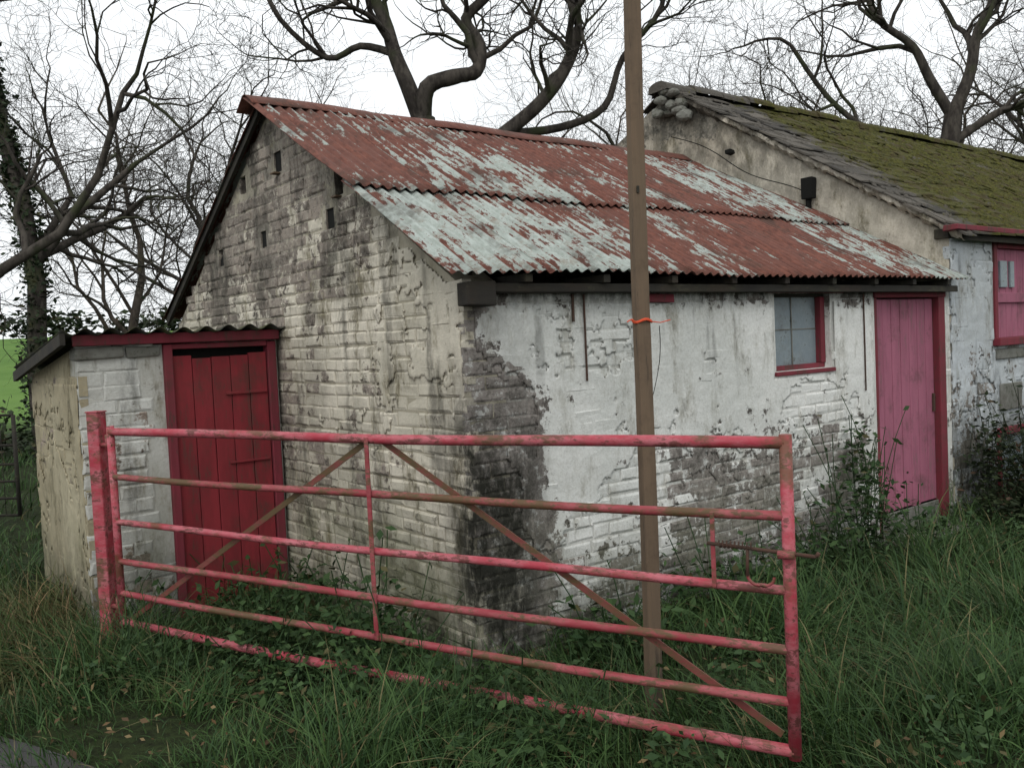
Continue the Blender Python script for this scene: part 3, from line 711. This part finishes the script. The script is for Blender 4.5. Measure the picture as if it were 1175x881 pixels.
tuss('wall_grass',[tuple(W(s,-.16-.1*rnd.random()).xy)+(rnd.uniform(.5,.95),) for s in np.arange(.05,3.4,.17)]+[tuple(W(-.15-.1*rnd.random(),r).xy)+(rnd.uniform(.5,.9),) for r in np.arange(.1,2.2,.2)]+[tuple(W(s,r0-.2).xy)+(.6,) for s in np.arange(-1.4,-.2,.2)],m_grass,23,h=.40,nb=110,rad=.1)

# ------------------------------------------------------------ LEAFY PLANTS
def leafquads(P,size,rg,flat=.5):
    n=len(P); D=rg.normal(0,1,(n,3)); D[:,2]*=.5; D/=np.linalg.norm(D,axis=1,keepdims=True)
    N=rg.normal(0,1,(n,3))*flat+np.array([0,0,1]); S=np.cross(D,N); S/=np.linalg.norm(S,axis=1,keepdims=True)+1e-9
    U=np.cross(S,D); s=size*rg.uniform(.5,1.4,(n,1))
    a=P-D*s; b=P+S*s*.5+U*s*.12; c2=P+D*s; d=P-S*s*.5+U*s*.12
    V=np.stack([a,b,c2,d],1).reshape(-1,3); F=np.arange(4*n).reshape(-1,4)
    return V,F,rg.random(n)
def leaves(n,c,rad,size,rg,flat=.5):
    P=rg.normal(0,1,(n,3)); P/=np.linalg.norm(P,axis=1,keepdims=True); P*=rg.uniform(.2,1.15,(n,1))**.7
    P=P*np.array(rad)*(1+.25*np.sin(P[:,:1]*9+P[:,1:2]*7+c[0]*5))+np.array(c)
    return leafquads(P,size,rg,flat)
def plant(name,blobs,mat,seed,size=.03,stem=True,sl=1.5):
    rg=np.random.default_rng(seed); Vs=[];Fs=[];As=[];off=0
    for (c,rad,n) in blobs:
        V,F,A=leaves(n,c,rad,size,rg); Vs.append(V);Fs.append(F+off);As.append(A);off+=len(V)
        if stem:
            k=max(4,n//40); base=np.array(c)+rg.normal(0,.25,(k,3))*np.array(rad); base[:,2]=c[2]-rad[2]*1.1-.1
            top=np.array(c)+rg.normal(0,.65,(k,3))*np.array(rad); top[:,2]=c[2]+rad[2]*rg.uniform(.2,sl,k)
            t=np.linspace(0,1,6)[None,:,None]; Pp=base[:,None]*(1-t)+top[:,None]*t+np.sin(t*3)*rg.normal(0,.05,(k,1,3))
            V,F=tubes_np(Pp,np.full((k,6),.003),4); Vs.append(V);Fs.append(F+off);As.append(rg.uniform(0,.4,len(F)));off+=len(V)
            Q=Pp[:,2:].reshape(-1,3)+rg.normal(0,.015,(k*4,3))
            V,F,A=leafquads(Q,size,rg,.6); Vs.append(V);Fs.append(F+off);As.append(A);off+=len(V)
    return npmesh(name,np.concatenate(Vs),np.concatenate(Fs),mat,attr=np.concatenate(As))
def wp(s,r,z): return tuple(W(s,r,z))
plant('nettle_clump',[(wp(-.45,.35,.22),(.3,.3,.28),600),(wp(-.75,.9,.15),(.3,.25,.22),400),(wp(-.25,1.5,.15),(.25,.4,.22),400),(wp(-.5,1.9,.1),(.3,.3,.2),300),(wp(.6,-.35,.12),(.35,.2,.22),350),(wp(1.5,-.3,.15),(.4,.2,.28),450),(wp(-1.1,2.0,.1),(.25,.2,.18),220)],m_leafg,31,.030,sl=2.0)
plant('bramble_bush',[(wp(3.15,-.28,.32),(.32,.2,.38),750),(wp(3.35,-.12,.68),(.17,.09,.32),240),(wp(2.7,-.3,.20),(.4,.25,.28),550),(wp(3.65,-.45,.14),(.35,.25,.22),450),(wp(2.1,-.3,.15),(.35,.2,.24),380),(wp(4.3,-.7,.08),(.35,.25,.14),260)],m_leafg,32,.026,sl=2.0)
plant('bramble_bush',[((-.75,4.05,.16),(.28,.22,.20),420),((-.25,3.72,.14),(.28,.2,.18),380),((.15,3.5,.10),(.25,.18,.14),260),((-1.25,4.35,.12),(.25,.2,.15),260)],m_leafg,38,.022,sl=2.3)
plant('dark_shrub',[(wp(5.5,-.45,.34),(.5,.35,.42),1700),(wp(6.2,-.5,.45),(.6,.4,.5),2200),(wp(5.25,-.2,.6),(.16,.12,.35),350),(wp(5.0,-.35,.15),(.28,.22,.18),400),(wp(5.3,-.9,.15),(.5,.35,.25),600)],m_leafd,33,.028)
plant('low_weeds',[((x,y,.08),(.20,.17,.12),130) for x,y in [(-1.9,4.6),(-1.2,4.2),(-.8,3.9),(-.45,3.95),(.3,3.6),(.1,4.1),(.9,3.9),(1.6,3.3),(-1.6,5.2),(2.2,3.7),(-.3,3.45),(-.65,4.4),(-.2,3.75),(-1.0,3.95),(0.05,3.45),(-1.5,4.5),(2.8,4.2),(.6,3.3),(-.75,4.15),(-.1,3.95),(1.1,4.4),(1.9,3.5),(2.5,4.4),(-2.2,4.4)]],m_leafg,34,.024,sl=2.2)
plant('hedge',[((x,15.5+rnd.uniform(-.6,.6),.36+rnd.uniform(-.2,.12)),(.9,.7,.68),500) for x in np.arange(-14,-5.5,1.0)],m_leafd,35,.07)
plant('evergreen_bush',[((-7.0,20,1.6),(1.2,1.,1.1),1300),((-6.0,20.5,1.3),(1.,.9,1.1),900)],m_leafd,36,.08)
plant('distant_hedgerow',[((x,92+rnd.uniform(-2,2),5.4+rnd.uniform(-.4,.6)),(3.6,2,1.4),350) for x in np.arange(-90,0,5)],m_leafd,37,.4,False)
rg=np.random.default_rng(5); n=1800; x=rg.uniform(-3.5,4,n); y=rg.uniform(2.4,6,n); k=inside_mask(x,y); x=x[k];y=y[k]
V,F,A=leafquads(np.stack([x,y,gh(x,y)+rg.uniform(.02,.14,len(x))],-1),.02,rg,.4)
npmesh('fallen_leaves',V,F,m_fall,attr=A)

# ------------------------------------------------------------ TREES
def rv(rg): return Vector((rg.gauss(0,1),rg.gauss(0,1),rg.gauss(0,1)))
K=6
def grow(out,p,d,L,r,lvl,rg,cfg):
    pts=[p.copy()];rr=[r]; st=L/(K-1); d=d.normalized()
    wob=cfg['wob'][lvl]; end=.42 if lvl<cfg['max'] else .2
    for i in range(1,K):
        d=(d+rv(rg)*wob+Vector((0,0,cfg['up'][lvl]))).normalized(); p=p+d*st; pts.append(p.copy()); rr.append(r*(1-(1-end)*i/(K-1)))
    out.setdefault(lvl,[]).append((pts,rr)); spawn(out,pts,rr,L,lvl,rg,cfg)
def spawn(out,pts,rr,L,lvl,rg,cfg,nc=None):
    if lvl>=cfg['max']: return
    n=nc or cfg['nch'][lvl]; kk=len(pts)
    lo=cfg['first'][lvl] if kk<=K+1 else int(kk*.35)
    lo=min(lo,kk-2)
    for c in range(n):
        if c==0: idx=kk-1; fr=0
        else: idx=rg.randint(lo,kk-2); fr=rg.random()
        a=pts[idx]; tan=(pts[min(idx+1,kk-1)]-pts[max(idx-1,0)]).normalized()
        pos=a.lerp(pts[idx+1],fr) if idx<kk-1 else a
        perp=rv(rg); perp=(perp-tan*perp.dot(tan)).normalized()
        ang=rg.uniform(.1,.4) if c==0 else rg.uniform(.6,1.15)
        dd=tan*math.cos(ang)+perp*math.sin(ang)
        rad=rr[idx]*(rg.uniform(.85,1.) if c==0 else rg.uniform(.42,.72))
        grow(out,pos,dd,L*rg.uniform(*cfg['lr']),max(rad,.0045),lvl+1,rg,cfg)
CFG=dict(max=5,wob=[.16,.24,.28,.28,.27,.24],up=[.08,.07,.06,.05,.05,.05],nch=[5,5,4,4,4,0],first=[2,1,1,1,1,1],lr=(.52,.80))
def build(name,out,mat,extra=None):
    Vs=[];Fs=[];off=0
    for lvl,br in out.items():
        byk={}
        for p,r in br: byk.setdefault(len(p),[]).append((p,r))
        for kk,bb in byk.items():
            P=np.array([[tuple(q) for q in p] for p,r in bb]); Rr=np.array([r for p,r in bb])
            V,F=tubes_np(P,Rr,{0:12,1:8,2:6,3:4}.get(lvl,3)); Vs.append(V);Fs.append(F+off);off+=len(V)
    return npmesh(name,np.concatenate(Vs),np.concatenate(Fs),mat,smooth=True)
def tree(name,loc,seed,L=3.6,r=.2,tilt=(0,0),mat=None,cfg=CFG,rot=0):
    rg=random.Random(seed); out={}
    grow(out,Vector((0,0,-.3)),Vector((tilt[0],tilt[1],1)),L,r,0,rg,cfg)
    o=build(name,out,mat or m_bark); o.location=(loc[0],loc[1],float(gh(loc[0],loc[1]))); o.rotation_euler=(0,0,rot); return o
def inst(src,loc,rot,sc):
    o=bpy.data.objects.new(src.name.split('.')[0],src.data); o.location=(loc[0],loc[1],float(gh(*loc))); o.rotation_euler=(0,0,rot); o.scale=(sc,)*3; return link(o)
t1=tree('bare_tree',(-6.3,18.5),101,L=4.2,r=.15)
t2=tree('bare_tree',(-12.6,17),102,L=4.6,r=.18,mat=m_bark)
t3=tree('bare_tree',(11.2,18.5),103,L=4.8,r=.19,tilt=(.1,0))
t4=tree('bare_tree',(-4.6,21.5),104,L=4.4,r=.14,mat=m_bark2)
for src,loc,ro,sc in [(t4,(-9.6,21),1.1,1.15),(t3,(6.0,21),2.6,.95),(t2,(3.6,24),5.,1.1),(t4,(12.6,23),3.3,1.2),(t1,(-8.2,23),2.,1.2),(t1,(.2,26),.6,1.2),(t4,(9.,26),.2,1.2),(t1,(8.2,20),3.7,1.05)]:
    inst(src,loc,ro,sc)
rg=random.Random(55); out={}
ip=[Vector(p) for p in [(-7.75,14.5,-.2),(-7.8,14.5,1.5),(-7.7,14.5,3.),(-7.85,14.5,4.4),(-8.1,14.5,5.6),(-8.2,14.4,7.0),(-8.0,14.4,8.5)]]
ir=[.17,.15,.14,.13,.11,.09,.07]; out[0]=[(ip,ir)]; spawn(out,ip,ir,3.8,0,rg,CFG,7)
iv=build('ivy_clad_tree',out,m_bark)
rgn=np.random.default_rng(9); n=5200; tt=rgn.uniform(0,5,n)**1.0; P=[]
for q in tt:
    i=int(q); P.append(np.array(ip[i].lerp(ip[i+1],q-i))+rgn.normal(0,1,3)*np.array([.12,.12,.1])*(1.1-.1*q)*(1.25 if rgn.random()<.1 else 1))
V,F,A=leafquads(np.array(P),.055,rgn,1.); npmesh('ivy',V,F,m_ivy,parent=iv,attr=A)
rg=random.Random(77); out={}
lp=[Vector(p) for p in [(-9.6,13,-.3),(-9.3,13,1.2),(-8.4,13,2.4),(-7.4,13,3.1),(-6.5,13,3.6),(-5.9,13,4.4),(-5.5,13.1,5.6)]]
lr=[.16,.14,.11,.085,.07,.055,.04]; out[1]=[(lp,lr)]; spawn(out,lp,lr,2.6,1,rg,CFG,7)
build('leaning_tree',out,m_bark)
rg=random.Random(91); out={}
def limb(lvl,pts,r0_,r1_,L,nc):
    p=[Vector(q) for q in pts]; res=[]
    for i in range(len(p)-1):
        a=p[max(i-1,0)];b=p[i];c=p[i+1];d=p[min(i+2,len(p)-1)]
        for k in range(4):
            t=k/4; res.append(.5*((2*b)+(c-a)*t+(2*a-5*b+4*c-d)*t*t+(3*b-a-3*c+d)*t**3))
    res.append(p[-1]); n=len(res); rr=[r0_+(r1_-r0_)*i/(n-1) for i in range(n)]
    out.setdefault(lvl,[]).append((res,rr)); 
    spawn(out,res,rr,L,lvl,rg,CFG,nc)
y=13.
out[0]=[([Vector(q) for q in [(-.7,y,-.2),(-.8,y,1.2),(-.95,y,2.6),(-1.05,y,3.9),(-1.12,y,5.0)]],[.34,.30,.26,.23,.18])]
limb(1,[(-1.12,y,4.9),(-1.30,y-.1,5.45),(-1.48,y,5.95),(-1.62,y+.1,6.5),(-1.95,y,7.3),(-1.8,y,8.4),(-2.3,y,9.4)],.13,.05,2.4,9)
limb(1,[(-1.12,y,4.9),(-1.02,y-.2,5.38),(-.62,y-.2,5.52),(-.30,y-.1,5.62),(-.24,y,6.02),(-.42,y,6.4),(-.05,y,6.8),(.1,y,7.6),(.6,y,8.4)],.13,.05,2.2,10)
limb(1,[(-1.05,y,3.9),(-.5,y,4.35),(.05,y+.1,4.75),(.60,y,5.15),(.98,y,5.62),(1.18,y,6.15),(1.12,y,6.9),(1.5,y,7.8),(1.3,y,8.8)],.13,.05,2.2,10)
limb(1,[(.05,y+.1,4.75),(.9,y+.5,4.9),(1.6,y+.6,5.2),(1.9,y+.5,5.9),(2.5,y+.4,6.6),(2.6,y+.4,7.6)],.07,.03,2.0,6)
limb(1,[(-1.48,y,5.95),(-2.0,y+.2,6.15),(-2.5,y+.2,6.0),(-3.1,y,6.5),(-3.4,y,7.2)],.06,.03,1.8,6)
build('crooked_tree',out,m_bark)
rg=random.Random(43); out={}
y=15.5
out[0]=[([Vector(q) for q in [(7.9,y,-.2),(7.85,y,1.5),(7.8,y,3.),(7.75,y,4.4),(7.9,y,5.4)]],[.28,.25,.21,.17,.14])]
limb(1,[(7.9,y,5.3),(8.2,y,6.0),(8.35,y,6.7),(8.8,y,7.6),(8.7,y,8.8)],.12,.05,2.4,8)
limb(1,[(7.9,y,5.2),(7.5,y,5.9),(7.2,y,6.5),(6.6,y,7.0),(6.3,y,7.9)],.10,.04,2.4,8)
limb(1,[(7.75,y,4.6),(7.0,y,5.0),(6.4,y,5.1),(5.7,y,5.7),(5.1,y,6.6)],.08,.035,2.0,7)
limb(1,[(7.85,y,4.8),(8.7,y,5.3),(9.4,y,5.5),(10.,y,6.3)],.08,.035,2.0,7)
build('forked_tree',out,m_bark)

# ------------------------------------------------------------ LIGHT, SKY
el=math.radians(48); az=math.radians(190)
w=bpy.data.worlds.new('World'); SC.world=w; w.use_nodes=True; nt=w.node_tree; bg=nt.nodes['Background']
sky=nt.nodes.new('ShaderNodeTexSky'); sky.sky_type='NISHITA'; sky.sun_disc=False; sky.sun_elevation=el; sky.sun_rotation=az
sky.dust_density=6; sky.air_density=1.2; sky.ozone_density=1
hs=nt.nodes.new('ShaderNodeHueSaturation'); hs.inputs['Saturation'].default_value=.13; hs.inputs['Value'].default_value=1.0
nt.links.new(sky.outputs[0],hs.inputs['Color'])
tc=nt.nodes.new('ShaderNodeTexCoord'); nz_=nt.nodes.new('ShaderNodeTexNoise'); nz_.inputs['Scale'].default_value=2.2; nz_.inputs['Detail'].default_value=5
nt.links.new(tc.outputs['Generated'],nz_.inputs['Vector'])
cl=nt.nodes.new('ShaderNodeMix'); cl.data_type='RGBA'; cl.inputs[0].default_value=.78; cl.inputs[7].default_value=(8.3,8.6,8.8,1)
nt.links.new(hs.outputs[0],cl.inputs[6])
mx=nt.nodes.new('ShaderNodeMix'); mx.data_type='RGBA'; mx.blend_type='MULTIPLY'; mx.inputs[0].default_value=1
rp=nt.nodes.new('ShaderNodeMapRange'); rp.inputs[1].default_value=.3; rp.inputs[2].default_value=.7; rp.inputs[3].default_value=.90; rp.inputs[4].default_value=1.12
nt.links.new(nz_.outputs['Fac'],rp.inputs[0]); nt.links.new(cl.outputs[2],mx.inputs[6]); nt.links.new(rp.outputs[0],mx.inputs[7])
nt.links.new(mx.outputs[2],bg.inputs['Color']); bg.inputs['Strength'].default_value=.15
sl=bpy.data.lights.new('sun','SUN'); sl.energy=.65; sl.angle=math.radians(20); sl.color=(1,.97,.92)
so=bpy.data.objects.new('sun',sl); link(so)
dv=Vector((math.sin(az)*math.cos(el),math.cos(az)*math.cos(el),math.sin(el)))
so.rotation_euler=dv.to_track_quat('Z','Y').to_euler(); so.location=(0,-5,20)

# ------------------------------------------------------------ CAMERA
cam=bpy.data.cameras.new('camera'); co=bpy.data.objects.new('camera',cam); link(co); SC.camera=co
cam.lens=36*1010/1175; cam.sensor_width=36; cam.clip_end=2000; cam.clip_start=.05
th=math.radians(2.67); ph=math.radians(2.66)
F_=Vector((0,math.cos(ph),-math.sin(ph))); U0=Vector((0,math.sin(ph),math.cos(ph))); X0=Vector((1,0,0))
Rr=X0*math.cos(th)-U0*math.sin(th); Uu=X0*math.sin(th)+U0*math.cos(th)
mt=Matrix(((Rr.x,Uu.x,-F_.x,0),(Rr.y,Uu.y,-F_.y,0),(Rr.z,Uu.z,-F_.z,1.68),(0,0,0,1)))
co.matrix_world=mt
